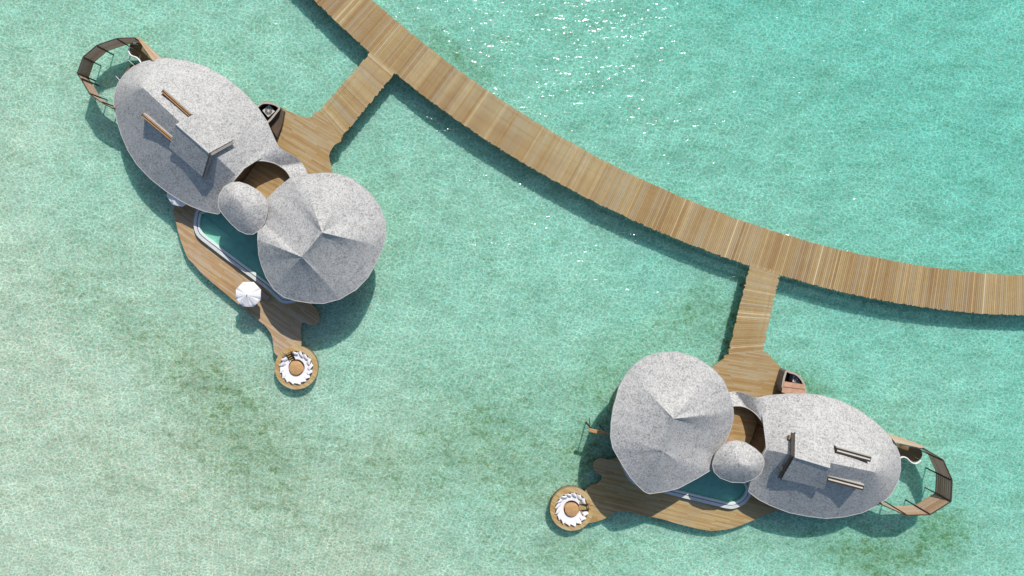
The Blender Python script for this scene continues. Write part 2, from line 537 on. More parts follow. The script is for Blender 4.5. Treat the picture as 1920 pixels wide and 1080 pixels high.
def boardwalk():
    up = [(695, 0), (732, 27), (770, 62), (805, 87), (860, 130), (910, 165), (970, 207), (1037, 247), (1075, 274), (1150, 310), (1232, 352), (1300, 377), (1375, 405),
          (1405, 417), (1500, 447), (1575, 467), (1650, 487), (1710, 496), (1790, 507), (1840, 512), (1915, 515)]
    lo = [(587, 0), (625, 35), (660, 67), (691, 97), (740, 139), (800, 180), (860, 225), (915, 268), (960, 297), (1020, 330), (1090, 365), (1155, 395), (1225, 430), (1300, 461),
          (1400, 496), (1462, 516), (1550, 540), (1615, 556), (1680, 569), (1740, 577), (1815, 586), (1915, 591)]
    fu = np.polyfit(*np.array(up, float).T, 4); fl = np.polyfit(*np.array(lo, float).T, 4)
    # midline: match each lower-edge point with the upper-edge point across the planks
    xs = np.arange(480, 2080, 4.0)
    mid = []
    for x in xs:
        y = np.polyval(fl, x); s = np.polyval(np.polyder(fl), x)
        n = np.array((s, -1.0)); n /= np.linalg.norm(n)
        # distance to upper edge along n
        d = 79.0
        for _ in range(8):
            q = np.array((x, y)) + n * d
            d += (q[1] - np.polyval(fu, q[0])) * .7
        mid.append((x + n[0] * d / 2, y + n[1] * d / 2, d / 2))
    mid = np.array(mid)
    W = np.array([tuple(P(a, b, ZW)) for a, b, _ in mid]); hw = mid[:, 2] * S * (H - ZW) / H
    hw = np.convolve(np.pad(hw, 20, 'edge'), np.ones(41) / 41, 'valid')
    dist = np.concatenate([[0], np.cumsum(np.linalg.norm(np.diff(W, axis=0), axis=1))])
    t = empty('boardwalk', Vector(W[len(W) // 2]) * Vector((1, 1, 0)).length * 0 + Vector((W[len(W) // 2][0], W[len(W) // 2][1], 0)),
              'long curved pale timber boardwalk sweeping over the turquoise lagoon from top to right', 'boardwalk')
    m = MB(); tn = Tone()
    L = dist[-1]; d = 0; pw = .205
    pl = []
    while d < L - pw:
        a = np.array([np.interp(d, dist, W[:, k]) for k in range(3)]); b = np.array([np.interp(d + pw - .024, dist, W[:, k]) for k in range(3)])
        h = np.interp(d, dist, hw); tg = b - a; tg /= np.linalg.norm(tg); n = np.array((-tg[1], tg[0], 0))
        e1, e2 = random.choice([-.10, 0, .0, .06]) * .6 + random.uniform(-.03, .03), random.choice([-.10, 0, 0, .06]) * .6 + random.uniform(-.03, .03)
        m.tone = tn.next()
        top = [Vector(a + n * (h + e1)), Vector(a - n * (h + e2)), Vector(b - n * (h + e2)), Vector(b + n * (h + e1))]
        dz = random.uniform(-.006, .006)
        for q in top: q.z += dz
        m.prism(top, ZW - .07)
        pl.append((a, n, h, tg)); d += pw
    m.build('planking', M['walk'], t)
    b = MB()
    for off in (-.82, -.3, .3, .82):
        for i in range(0, len(pl) - 10, 10):
            p, q = pl[i], pl[i + 10]
            va = Vector(p[0] + p[1] * p[2] * off); vb = Vector(q[0] + q[1] * q[2] * off)
            va.z = vb.z = ZW - .2
            b.beam(va, vb, .14, .24)
    b.build('joists', M['pile'], t)
    sp = []
    for i in range(8, len(pl), 20):
        for off in (-.78, .78):
            q = pl[i][0] + pl[i][1] * pl[i][2] * off; sp.append((q[0], q[1]))
    piles(t, sp, ZW - .1)
boardwalk()

def spur(name, c0, c1, c2, c3, label, fact):
    """walkway between corner pairs c0-c1 (at the boardwalk) and c3-c2 (at the deck)"""
    A, B, C, D = PL([c0, c1, c2, c3], ZW - .004)
    t = empty(name, Vector(((A + C).x / 2, (A + C).y / 2, 0)), label, 'walkway', 'entrance walkways to the villas')
    n = int(((A + B) / 2 - (C + D) / 2).length / .205)
    m = MB(); tn = Tone()
    for i in range(n):
        u, w = i / n, (i + .89) / n
        m.tone = tn.next()
        l0, l1, r0, r1 = A.lerp(D, u), A.lerp(D, w), B.lerp(C, u), B.lerp(C, w)
        dd = (r0 - l0).normalized(); e = random.choice([-.08, 0, .05]); e2 = random.choice([-.08, 0, .05])
        m.prism([l0 - dd * e, r0 + dd * e2, r1 + dd * e2, l1 - dd * e], ZW - .075)
    m.build('planking', M['walk'], t)
    b = MB()
    for k in (.12, .5, .88):
        va, vb = A.lerp(B, k), D.lerp(C, k); va.z = vb.z = ZW - .2
        b.beam(va, vb, .14, .24)
    b.build('joists', M['pile'], t)
    piles(t, [tuple(A.lerp(D, u).lerp(B.lerp(C, u), k))[:2] for u in (.25, .6, .9) for k in (.12, .88)], ZW - .1)
spur('entrance_walkway', (696, 96), (743, 135), (640, 258), (597, 209), 'straight timber walkway joining the boardwalk to the villa with the white parasol', 1)
spur('entrance_walkway', (1407, 493), (1463, 511), (1430, 659), (1365, 665), 'straight timber walkway joining the boardwalk to the villa with the timber swing frame', 1)

# ---------------------------------------------------------------- roofs
def ridge_roof(outline, base0, base1, z0, z1, ridges=(), pr=1.12, pv=.88, width=.55, nt=14, n=150, fascia=.22, basef=None):
    """outline: (px,py,z) closed; falls from the ridge line base0-base1 to the outline. Returns (MB, list of top verts, outline verts)"""
    o = resample(outline, n)
    b0, b1 = np.array(base0, float), np.array(base1, float)
    ra = sorted((math.atan2(r[1] - b0[1], r[0] - b0[0]) % (2 * math.pi), r[2]) for r in ridges)
    pl = .93
    m = MB(); vs = []
    for (x, y, z) in o:
        q = np.array((x, y)); dv = b1 - b0; L2 = dv @ dv
        t = float(np.clip((q - b0) @ dv / L2, 0, 1)) if L2 > 0 else 0
        B = b0 + dv * t; zb = z0 + (z1 - z0) * t
        if basef: zb = basef(t)
        th = math.atan2(y - b0[1], x - b0[0])
        p = pr
        if ra:
            th %= 2 * math.pi
            for ri in range(len(ra)):
                a0, s0 = ra[ri]; a1, s1 = ra[(ri + 1) % len(ra)]
                gap = (a1 - a0) % (2 * math.pi); u = (th - a0) % (2 * math.pi)
                if u <= gap:
                    u = u / gap * 2 - 1
                    pm = pr - .58 * gap / 2
                    edge_p = pl + (pr - pl) * (s0 if u < 0 else s1)
                    p = pm + (edge_p - pm) * abs(u) ** 1.6
                    break
        for j in range(nt + 1):
            s = j / nt
            zz = zb + (z - zb) * s ** p
            xy = B + (q - B) * s
            vs.append(P(xy[0], xy[1], zz))
    c = nt + 1; fs = []
    for i in range(n):
        i2 = (i + 1) % n
        for j in range(nt):
            fs.append([i * c + j, i * c + j + 1, i2 * c + j + 1, i2 * c + j])
    top = list(vs)
    edge = [vs[i * c + nt] for i in range(n)]
    m.add(vs, fs)
    return m, top, edge

def finish_roof(m, edge, name, parent, fascia=.22):
    bm = bmesh.new()
    r = m.build(name, M['roof'], parent, 18)
    bm.from_mesh(r.data); bmesh.ops.remove_doubles(bm, verts=bm.verts, dist=.004); bmesh.ops.recalc_face_normals(bm, faces=bm.faces); bm.to_mesh(r.data); bm.free()
    r.data.shade_smooth(); r.data.set_sharp_from_angle(angle=math.radians(18))
    e = MB(); n = len(edge)
    out = [p.copy() for p in offset(edge, -.03)]
    inn = offset(edge, .10)
    vs = []
    for k in range(n):
        z = edge[k].z
        vs += [Vector((out[k].x, out[k].y, z + .02)), Vector((out[k].x, out[k].y, z - fascia)), Vector((inn[k].x, inn[k].y, z - fascia)), Vector((inn[k].x, inn[k].y, z + .012))]
    fs = []
    for k in range(n):
        k2 = (k + 1) % n
        for j in range(4):
            j2 = (j + 1) % 4
            fs.append([k * 4 + j, k * 4 + j2, k2 * 4 + j2, k2 * 4 + j])
    e.add(vs, fs)
    e.build('fascia', M['trim'], r, 40)
    s = MB(); und = offset(edge, .11)
    cen = sum(und, Vector()) / n; zmin = min(p.z for p in und)
    vs = [Vector((p.x, p.y, p.z - fascia * .8)) for p in und] + [Vector((cen.x, cen.y, cen.z - fascia * .8 + .3))]
    s.add(vs, [[k, (k + 1) % n, n] for k in range(n)])
    s.build('soffit', M['soffit'], r, 40)
    return r

def make_roofz(tops):
    a = np.array([tuple(v) for v in tops])
    def f(p):
        d = (a[:, 0] - p.x) ** 2 + (a[:, 1] - p.y) ** 2
        idx = np.argsort(d)[:4]; w = 1 / (d[idx] + .01)
        return float((a[idx, 2] * w).sum() / w.sum())
    return f

def on_roof(px, py, f, dz=0, z=5.0):
    for _ in range(8):
        z = f(P(px, py, z)) + dz
    return P(px, py, z)

def wall_ring(edge, fac, zb, zt, thick=.16):
    w = shrink(edge, fac); out = w; inn = offset(w, thick)
    m = MB(); m.ring(out, inn, zt, zb)
    return m, w

ZE = 2.8   # low eave of the long house
# ================================================================= villas
def villa(D, label):
    t = empty('water_villa', Vector((*P(*D['main_c'], 1.2).xy, 0)), label, 'villa', 'grey roofed villas over the lagoon')
    # --- long house roof
    m, tops, edge = ridge_roof(D['main'], D['ridge'][0], D['ridge'][1], 0, 0, basef=lambda u: 7.5 - (.7 * (1 - u / .3) ** 2 if u < .3 else 0) - 2.45 * max(0, (u - .58) / .42) ** 1.4, pr=1.08, n=190, nt=18)
    rz = make_roofz(tops)
    main = finish_roof(m, edge, 'main_roof', t)
    # --- arc canopy round the courtyard
    a = MB()
    oo, ii = smooth_open(D['arc_o'], 5), smooth_open(D['arc_i'], 5)
    k = min(len(oo), len(ii)); n = 30
    def rs(pts):
        pts = np.array(pts); d = np.concatenate([[0], np.cumsum(np.linalg.norm(np.diff(pts, axis=0), axis=1))])
        return [tuple(np.interp(q, d, pts[:, j]) for j in range(2)) for q in np.linspace(0, d[-1], n)]
    oo, ii = rs(oo), rs(ii)
    za = D['arc_z']
    vs = []
    for j in range(n):
        u = j / (n - 1); z = za[0] + (za[1] - za[0]) * min(1, u / .6) ** 1.3
        po, pi = P(*oo[j], z - .5 + .2 * min(1, u / .55)), P(*ii[j], z + .05 + .07 * u)
        vs += [po, pi, pi - Vector((0, 0, .24)), po - Vector((0, 0, .24))]
    fs = []
    for j in range(n - 1):
        for q in range(4):
            q2 = (q + 1) % 4
            fs.append([j * 4 + q, (j + 1) * 4 + q, (j + 1) * 4 + q2, j * 4 + q2])
    fs += [[3, 2, 1, 0], [n * 4 - 4, n * 4 - 3, n * 4 - 2, n * 4 - 1]]
    a.add(vs, fs)
    ar = a.build('arc_canopy', M['roofpale'], t, 35)
    e = MB()
    e.tube([vs[j * 4 + 1] + Vector((0, 0, .01)) for j in range(n)], .07, 6)
    e.build('edge_trim', M['trim'], ar, 40)
    # courtyard wall under the inner edge of the canopy
    c = MB()
    path = [Vector(v) for v in (vs[j * 4 + 1] for j in range(n))]
    path = [p - Vector((0, 0, .22)) for p in path]
    gp = [P(*q) for q in D['gable']]
    gp = [g - Vector((0, 0, .30)) for g in gp]
    path = gp + path
    cen = P(*D['court_c'], 2)
    vs2 = []
    for p in path:
        o = (p - cen); o.z = 0; o.normalize()
        q = p + o * .14; q2 = p + o * .34
        vs2 += [q, q2, Vector((q2.x, q2.y, .9)), Vector((q.x, q.y, .9))]
    fs2 = []
    for j in range(len(path) - 1):
        for q in range(4):
            r2 = (q + 1) % 4
            fs2.append([j * 4 + q, (j + 1) * 4 + q, (j + 1) * 4 + r2, j * 4 + r2])
    c.add(vs2, fs2)
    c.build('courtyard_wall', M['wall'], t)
    # --- round house roof
    m, tops2, edge2 = ridge_roof(D['round'], D['apex'][0], D['apex'][1], D['apz'][0], D['apz'][1], D['creases'], pr=1.12, pv=.86, width=.62, n=200, nt=18)
    finish_roof(m, edge2, 'round_roof', t)
    # --- little turret dome
    m, tops3, edge3 = ridge_roof(D['dome'], D['dome_r'][0], D['dome_r'][1], D['dome_z'], D['dome_z'] - .1, pr=1.55, n=90, nt=14)
    finish_roof(m, edge3, 'turret_roof', t, .16)
    # --- walls
    w, ws = wall_ring(edge, .86, .9, ZE + .15); wm = w.build('main_wall', M['wallpale'], t)
    w, ws2 = wall_ring(edge2, .78, .9, 4.9); wr = w.build('round_wall', M['wallpale'], t)
    w, ws3 = wall_ring(edge3, .82, .3, 5.0, .12); w.build('turret_wall', M['wallpale'], t, 40)
    for src, host, z0, z1, cnt in ((ws, wm, 1.35, 2.6, 9), (ws2, wr, 1.35, 4.2, 10)):
        n = len(src); cc = sum(src, Vector()) / n
        for q in range(cnt):
            i0 = int(q * n / cnt) + 2; i1 = i0 + int(n / cnt * .72)
            g = MB()
            pts = [src[i % n] for i in range(i0, i1 + 1)]
            vs3 = []
            for p in pts:
                d = (p - cc); d.z = 0; d.normalize(); pp = p + d * .03; pq = p - d * .02
                vs3 += [Vector((pp.x, pp.y, z1)), Vector((pp.x, pp.y, z0)), Vector((pq.x, pq.y, z0)), Vector((pq.x, pq.y, z1))]
            fs3 = [[0, 1, 2, 3], [len(vs3) - 1, len(vs3) - 2, len(vs3) - 3, len(vs3) - 4]]
            for j in range(len(pts) - 1):
                for r in range(4):
                    r2 = (r + 1) % 4
                    fs3.append([j * 4 + r, (j + 1) * 4 + r, (j + 1) * 4 + r2, j * 4 + r2])
            g.add(vs3, fs3)
            g.build('window', M['glass'], host)
    # house floor over piles
    f = MB(); f.prism([Vector((p.x, p.y, 1.23)) for p in shrink(edge, .87)], .95)
    f.build('house_floor', M['fascia'], t)
    f = MB(); f.prism([Vector((p.x, p.y, 1.226)) for p in shrink(edge2, .79)], .95)
    f.build('house_floor', M['fascia'], t)
    spots = []
    for ed, fc in ((edge, .7), (edge2, .62), (edge, .3)):
        sh = shrink(ed, fc); n = len(sh)
        spots += [(sh[int(q * n / 8)].x, sh[int(q * n / 8)].y) for q in range(8)]
    piles(t, spots, 1.0, .2)
    # --- sliding roof over the bedroom: raised saddle
    r0, r1, u0, u1, l0, l1 = D['slide']
    lift = .62
    sl = MB()
    def zz(p, dz): return on_roof(p[0], p[1], rz, dz)
    N = 10
    vs = []
    for j in range(N + 1):
        s = j / N
        lp = lambda a, b: (a[0] + (b[0] - a[0]) * s, a[1] + (b[1] - a[1]) * s)
        dz = .48 + (lift - .48) * s
        A = zz(lp(l0, l1), dz); R = zz(lp(r0, r1), dz + .12); U = zz(lp(u0, u1), dz)
        vs += [A, R, U]
    # keep panels straight: interpolate linearly between the ends
    for j in range(N + 1):
        s = j / N
        for q in range(3):
            vs[j * 3 + q] = vs[q].lerp(vs[N * 3 + q], s)
    fs = []
    for j in range(N):
        fs += [[j * 3, j * 3 + 1, j * 3 + 4, j * 3 + 3], [j * 3 + 1, j * 3 + 2, j * 3 + 5, j * 3 + 4]]
    b = len(vs)
    vs += [v - Vector((0, 0, .16)) for v in vs]
    for j in range(N):
        fs += [[b + j * 3, b + j * 3 + 3, b + j * 3 + 4, b + j * 3 + 1], [b + j * 3 + 1, b + j * 3 + 4, b + j * 3 + 5, b + j * 3 + 2]]
        fs += [[j * 3, j * 3 + 3, b + j * 3 + 3, b + j * 3], [j * 3 + 2, b + j * 3 + 2, b + j * 3 + 5, j * 3 + 5]]
    fs += [[0, b, b + 1, 1], [1, b + 1, b + 2, 2], [N * 3, N * 3 + 1, b + N * 3 + 1, b + N * 3], [N * 3 + 1, N * 3 + 2, b + N * 3 + 2, b + N * 3 + 1]]
    sl.add(vs, fs)
    so = sl.build('sliding_roof', M['roof'], t, 18)
    tr = MB(); tr.tube([vs[1] + Vector((0, 0, .0)), vs[N * 3 + 1] + Vector((0, 0, .0))], .07, 6); tr.build('ridge_cap', M['trim'], so, 40)
    # dark strips standing in for the shadowed groove at its open end
    gt = MB()
    ends = [vs[N * 3], vs[N * 3 + 1], vs[N * 3 + 2]]
    axis = (vs[N * 3 + 1] - vs[1]); axis.z = 0; axis.normalize()
    for a_, b_ in ((ends[0], ends[1]), (ends[1], ends[2])):
        a2, b2 = a_ + axis * .16, b_ + axis * .16
        a2.z -= .22; b2.z -= .22
        gt.beam(a2, b2, .34, .12)
        a3, b3 = a_ - axis * .05, b_ - axis * .05
        a3.z -= .42; b3.z -= .42
        gt.beam(a3, b3, .10, .5)
    gt.build('gutter', M['dark'] if D['gutter'] == 'dark' else M['gut'], so)
    for q in D['brackets']:
        p = on_roof(q[0], q[1], rz, .22); d = axis
        bk = MB(); bk.beam(p - d * .34, p + d * .34, .42, .40); bk.build('bracket', M['wallpale'], so, None, .03)
    # --- rails the sliding roof runs on
    for (a_, b_), w_ in D['rails']:
        za = on_roof(*a_, rz).z; zb = on_roof(*b_, rz).z
        ztop = max(za, zb) + .30
        A, B = P(*a_, ztop), P(*b_, ztop)
        d = (B - A); d.z = 0; d.normalize(); nrm = Vector((-d.y, d.x, 0)) * (w_ * S / 2)
        rm = MB()
        def low(p): return Vector((p.x, p.y, rz(p) - .25))
        top = [A + nrm, B + nrm, B - nrm, A - nrm]
        rm.prism(top, 0, [low(p) for p in top])
        ro = rm.build('roof_rail', M['dark'], t)
        sp = MB(); n2 = nrm * .26
        for off, ww in D['strips']:
            q = nrm * off; e1 = nrm * ww
            tp = [A + q + e1 + d * .1, B + q + e1 - d * .1, B + q - e1 - d * .1, A + q - e1 + d * .1]
            tp = [v + Vector((0, 0, .035)) for v in tp]
            sp.prism(tp, ztop - .02)
        sp.build('rail_strip', M[D['strip_mat']], ro)
        # roof-coloured upstand along the upper side
        us = MB()
        sidev = nrm.normalized() * (1 if nrm.y > 0 else -1)
        base = [A + sidev * (w_ * S / 2 + .005), B + sidev * (w_ * S / 2 + .005)]
        base2 = [A + sidev * (w_ * S / 2 + .13), B + sidev * (w_ * S / 2 + .13)]
        tp = [base[0], base[1], base2[1], base2[0]]
        tp = [Vector((v.x, v.y, ztop - .06)) for v in tp]
        us.prism(tp, 0, [low(p) for p in tp])
        us.build('upstand', M['trim'], ro)
    return t, edge, rz

M['gut'] = plain('grey_gutter', (.16, .15, .14), .6, .2)  # grey put in for the shade of the groove

def z_list(pts, z):
    return [(p[0], p[1], z) if len(p) == 2 else p for p in pts]

V1 = dict(
    main_c=(370, 250),
    main=z_list([(522, 276), (515, 262), (500, 227), (482, 200), (453, 169), (422, 145), (387, 125), (352, 114), (315, 109), (290, 111), (268, 116), (248, 126), (233, 139),
                 (221, 156), (215, 174), (213, 195), (218, 222), (227, 252), (240, 282), (257, 309), (283, 336), (312, 359), (338, 376), (357, 386), (382, 396), (410, 402), (424, 380, 3.6)], ZE)
         + [(437, 341, 4.8), (443, 333, 5.05), (455, 319, 4.7), (470, 303, 4.15), (495, 291, 3.5)],
    ridge=((268, 164), (441, 327)), rz=(7.2, 7.6),
    gable=[(424, 374, 3.8), (437, 341, 4.75), (444, 332, 5.0), (456, 318, 4.65), (469, 303, 4.1)],
    arc_o=[(515, 268), (527, 279), (540, 286), (555, 295), (567, 307), (577, 327), (579, 345)], arc_i=[(470, 302.5), (482, 301.5), (497, 302), (515, 306.5), (530, 315), (540, 325), (548, 340)],
    arc_z=(3.95, 2.2), court_c=(495, 345),
    round=z_list([(497, 377, 4.4), (520, 353, 4.4), (545, 333, 4.6), (577, 327, 4.9), (605, 324), (632, 325), (662, 336), (692, 360), (713, 388), (723, 416), (724, 440), (718, 464), (705, 494), (690, 520), (668, 543),
                  (637, 561), (607, 569), (580, 568), (555, 564), (532, 557, 4.8), (514, 543, 4.6), (499, 520, 4.5), (490, 497, 4.6), (485, 478, 4.9), (483, 450, 5.3), (484, 432, 5.0), (490, 415, 4.4), (496, 396, 4.4)], 5.1),
    apex=((604, 436), (566, 482)), apz=(9.2, 8.5),
    creases=[(565, 330, 1), (645, 328, .3), (722, 463, 1), (640, 560, .35), (505, 545, .1), (484, 447, 1)],
    dome=z_list([(409, 380), (411, 365), (420, 350), (434, 342), (448, 341), (464, 346), (482, 356), (496, 369), (502, 383), (501, 400), (496, 418), (486, 432), (475, 439), (462, 439),
                 (447, 432), (432, 418), (418, 402), (411, 391)], 5.0),
    dome_r=((444, 372), (456, 388)), dome_z=6.5,
    slide=((330, 233), (392, 287), (371, 209), (434, 264), (317, 277), (379, 331)), gutter='grey',
    brackets=[], strip_mat='copper', strips=[(.60, .24), (-.60, .24)],
    rails=[(((304, 170), (357, 217)), 5.6), (((266, 215), (325, 264)), 5.6)],
)
V2 = dict(
    main_c=(1550, 855),
    main=z_list([(1425, 746), (1445, 742), (1470, 740), (1495, 739), (1512, 739), (1541, 742), (1575, 751), (1607, 767), (1637, 788), (1662, 810), (1679, 832), (1688, 856), (1689, 880), (1684, 902),
                 (1674, 922), (1662, 936), (1648, 946), (1618, 961), (1584, 969), (1549, 972), (1514, 968), (1479, 961), (1445, 948), (1423, 937), (1403, 922), (1408, 900, 3.5)], ZE)
         + [(1425, 862, 4.5), (1430, 852, 4.9), (1436.6, 842, 5.05), (1438, 826, 4.65), (1439, 809, 4.2), (1432, 780, 3.5)],
    ridge=((1640, 885), (1437, 843)), rz=(7.2, 7.6),
    gable=[(1408, 897, 3.5), (1424, 863, 4.5), (1430, 853, 4.85), (1436.6, 842, 5.0), (1438, 826, 4.6), (1438.5, 810, 4.15)],
    arc_o=[(1436, 745), (1420, 746.5), (1402, 739), (1387, 735.5), (1370, 736), (1355, 742), (1345, 755)], arc_i=[(1439, 809), (1433, 797), (1420, 779), (1405, 767), (1390, 761.5), (1374, 761.5), (1362, 766)],
    arc_z=(3.95, 2.2), court_c=(1390, 815),
    round=z_list([(1212, 669), (1237, 662), (1270, 660), (1307, 671), (1338, 692), (1356, 712), (1368, 740), (1375, 767, 4.9), (1376, 782, 4.6), (1371, 802, 4.4), (1363, 822, 4.3), (1354, 838, 4.3), (1342, 852, 4.3), (1336, 868, 4.4),
                  (1332, 882, 4.5), (1307, 897, 4.8), (1271, 916, 5.1), (1245, 922, 5.5), (1217, 926, 5.8), (1208, 922, 6.0), (1195, 910, 6.1), (1182, 895, 6.3), (1170, 877, 6.4), (1159, 858, 6.4), (1149, 840, 6.4), (1145, 820, 6.3), (1146, 792, 6.2), (1150, 765, 6.0), (1155, 748, 5.8), (1161, 725, 5.5), (1175, 701), (1192, 682)], 5.2),
    apex=((1263, 785), (1243, 846)), apz=(9.2, 8.5),
    creases=[(1376, 774, 1), (1335, 690, .45), (1178, 696, .4), (1146, 815, .4), (1215, 927, 1), (1312, 893, 0)],
    dome=z_list([(1336, 872), (1337, 866), (1342, 851), (1353, 838), (1367, 829), (1382, 827), (1400, 831), (1416, 841), (1428, 852), (1433, 864), (1432, 874), (1427, 887), (1414, 898), (1395, 905),
                 (1371, 904), (1350, 896), (1339, 885)], 5.0),
    dome_r=((1402, 874), (1385, 868)), dome_z=6.5,
    slide=((1556, 877), (1490, 857), (1565, 823), (1491, 814), (1546, 917), (1466, 898)), gutter='dark',
    brackets=[(1484, 821), (1471, 879)], strip_mat='steel', strips=[(.0, .27)],
    rails=[(((1567.5, 844), (1633, 862)), 8.5), (((1551, 897.5), (1619.5, 915.5)), 8.5)],
)
villa(V1, 'grey shingled villa at the end of the walkway whose pool deck holds a white parasol')
villa(V2, 'grey shingled villa beside the timber swing frame with pale rails on its roof')

# ---------------------------------------------------------------- decks
def deck(name, poly, z, ang, label, cat, group, n=4, th=.16, pts_piles=(), f=1.0, warm=1.0):
    W = PL(smooth_closed(poly, n), z)
    c = sum(W, Vector()) / len(W)
    t = empty(name, Vector((c.x, c.y, 0)), label, cat, group)
    m = MB(); m.prism(W, z - .05)
    m.build('deck_boards', planks_mat(name + '_boards', ang, f=f * .84, warm=warm * .88), t)
    b = MB(); b.prism([Vector((p.x, p.y, z - .052)) for p in offset(W, .03)], z - th - .12)
    b.build('fascia', M['fascia'], t)
    piles(t, [tuple(P(*q, 0))[:2] for q in pts_piles], z - .1, .14)
    return t
A1, A2 = math.radians(-31), math.radians(-9)
deck('arrival_deck', [(585, 219), (575, 221), (560, 216), (540, 208), (531, 204), (505, 190), (490, 196), (500, 240), (440, 330), (430, 370), (470, 400), (520, 440), (640, 420), (680, 400),
                      (650, 350), (625, 326), (621, 310), (617, 291), (627, 272), (640, 258), (597, 209)], ZW, A1,
     'timber arrival deck next to the shed with the square cooling unit', 'deck', 'arrival decks of the villas', 3, pts_piles=[(600, 300), (560, 235), (615, 240), (520, 340)])
deck('arrival_deck', [(1365, 665), (1357, 673), (1344, 682), (1315, 700), (1240, 730), (1230, 800), (1290, 850), (1380, 880), (1440, 860), (1500, 800), (1510, 760), (1512, 740), (1508, 716), (1492, 700), (1471, 694), (1450, 675), (1430, 659)], ZW, A2,
     'timber arrival deck next to the shed with the pinkish cedar lid', 'deck', 'arrival decks of the villas', 3, pts_piles=[(1370, 690), (1450, 700), (1400, 730), (1340, 720)])
ZP = .45
deck('pool_deck', [(326, 388), (331, 422), (337, 445), (350, 480), (362, 494), (382, 516), (425, 552), (450, 573), (480, 597), (497, 611), (508, 626), (512, 642), (514, 660), (525, 668), (548, 662), (563, 652), (565, 640), (564, 622), (566, 608), (571, 605), (577, 608),
                   (587, 611), (596, 606), (599, 595), (592, 578), (578, 562), (560, 520), (470, 440), (400, 385), (352, 372)], ZP, math.radians(-35),
     'curving pool deck carrying the white parasol and the wooden lounger', 'deck', 'pool decks of the villas', 4, pts_piles=[(350, 440), (400, 515), (470, 570), (540, 630)], f=1.2, warm=1.2)
deck('pool_deck', [(1152, 861), (1142, 863), (1127, 860), (1116, 865), (1112, 875), (1117, 886), (1126, 890), (1128, 899), (1120, 907), (1107, 912), (1097, 921), (1085, 950), (1100, 978), (1113, 979), (1125, 976), (1137, 971), (1145, 965), (1158, 960), (1180, 960), (1200, 965),
                   (1240, 973), (1270, 982), (1307, 991), (1330, 995), (1350, 994.5), (1375, 990), (1402, 980), (1432, 967), (1457, 956), (1470, 930), (1400, 900), (1300, 880), (1200, 850)], ZP, math.radians(-13),
     'curving pool deck shaded by the round roof, without any parasol', 'deck', 'pool decks of the villas', 4, pts_piles=[(1140, 900), (1180, 945), (1290, 970), (1400, 965)], f=1.1, warm=.95)

# ---------------------------------------------------------------- pools
def pool(poly, label):
    W = PL(smooth_closed(poly, 6), .9)
    c = sum(W, Vector()) / len(W)
    t = empty('plunge_pool', Vector((c.x, c.y, 0)), label, 'pool', 'plunge pools of the villas')
    o1, o2, o3 = offset(W, .34), offset(W, .44), offset(W, .66)
    m = MB(); m.ring(W, o1, .90, .2); m.build('outer_coping', M['rim'], t, 40)
    m = MB(); m.ring(offset(W, .335), offset(W, .445), .80, .2); m.build('overflow_channel', M['channel'], t, 40)
    m = MB(); m.ring(o2, o3, .92, -.5); m.build('inner_lip', M['rimlight'], t, 40)
    m = MB(); m.prism([Vector((p.x, p.y, .47)) for p in offset(W, .64)], .1); m.build('pool_floor', M['tile'], t)
    n = len(o3)
    inner = offset(W, .662); inner2 = offset(W, .72)
    m = MB(); m.ring(inner, inner2, .80, .473); m.build('pool_side', M['tile'], t, 40)
    m = MB(); ins = offset(W, .70)
    m.add([Vector((p.x, p.y, .78)) for p in ins], [list(range(n))]); m.build('pool_water', M['pool'], t)
pool([(372, 391), (365, 404), (363, 420), (366, 436), (375, 448), (398, 466), (420, 483), (475, 524), (500, 543), (516, 558), (527, 567), (540, 569), (556, 565), (572, 548), (568, 510), (545, 470), (505, 430), (450, 395), (405, 384)],
     'teal plunge pool beside the deck with the white parasol')
pool([(1166, 868), (1171, 884), (1180, 900), (1195, 911), (1240, 923.5), (1295, 937), (1340, 948), (1368, 954), (1383, 951.5), (1397, 944), (1407, 931), (1411, 915), (1400, 895), (1370, 875), (1300, 862), (1220, 850), (1180, 852)],
     'teal plunge pool under the pointed edge of the round roof')

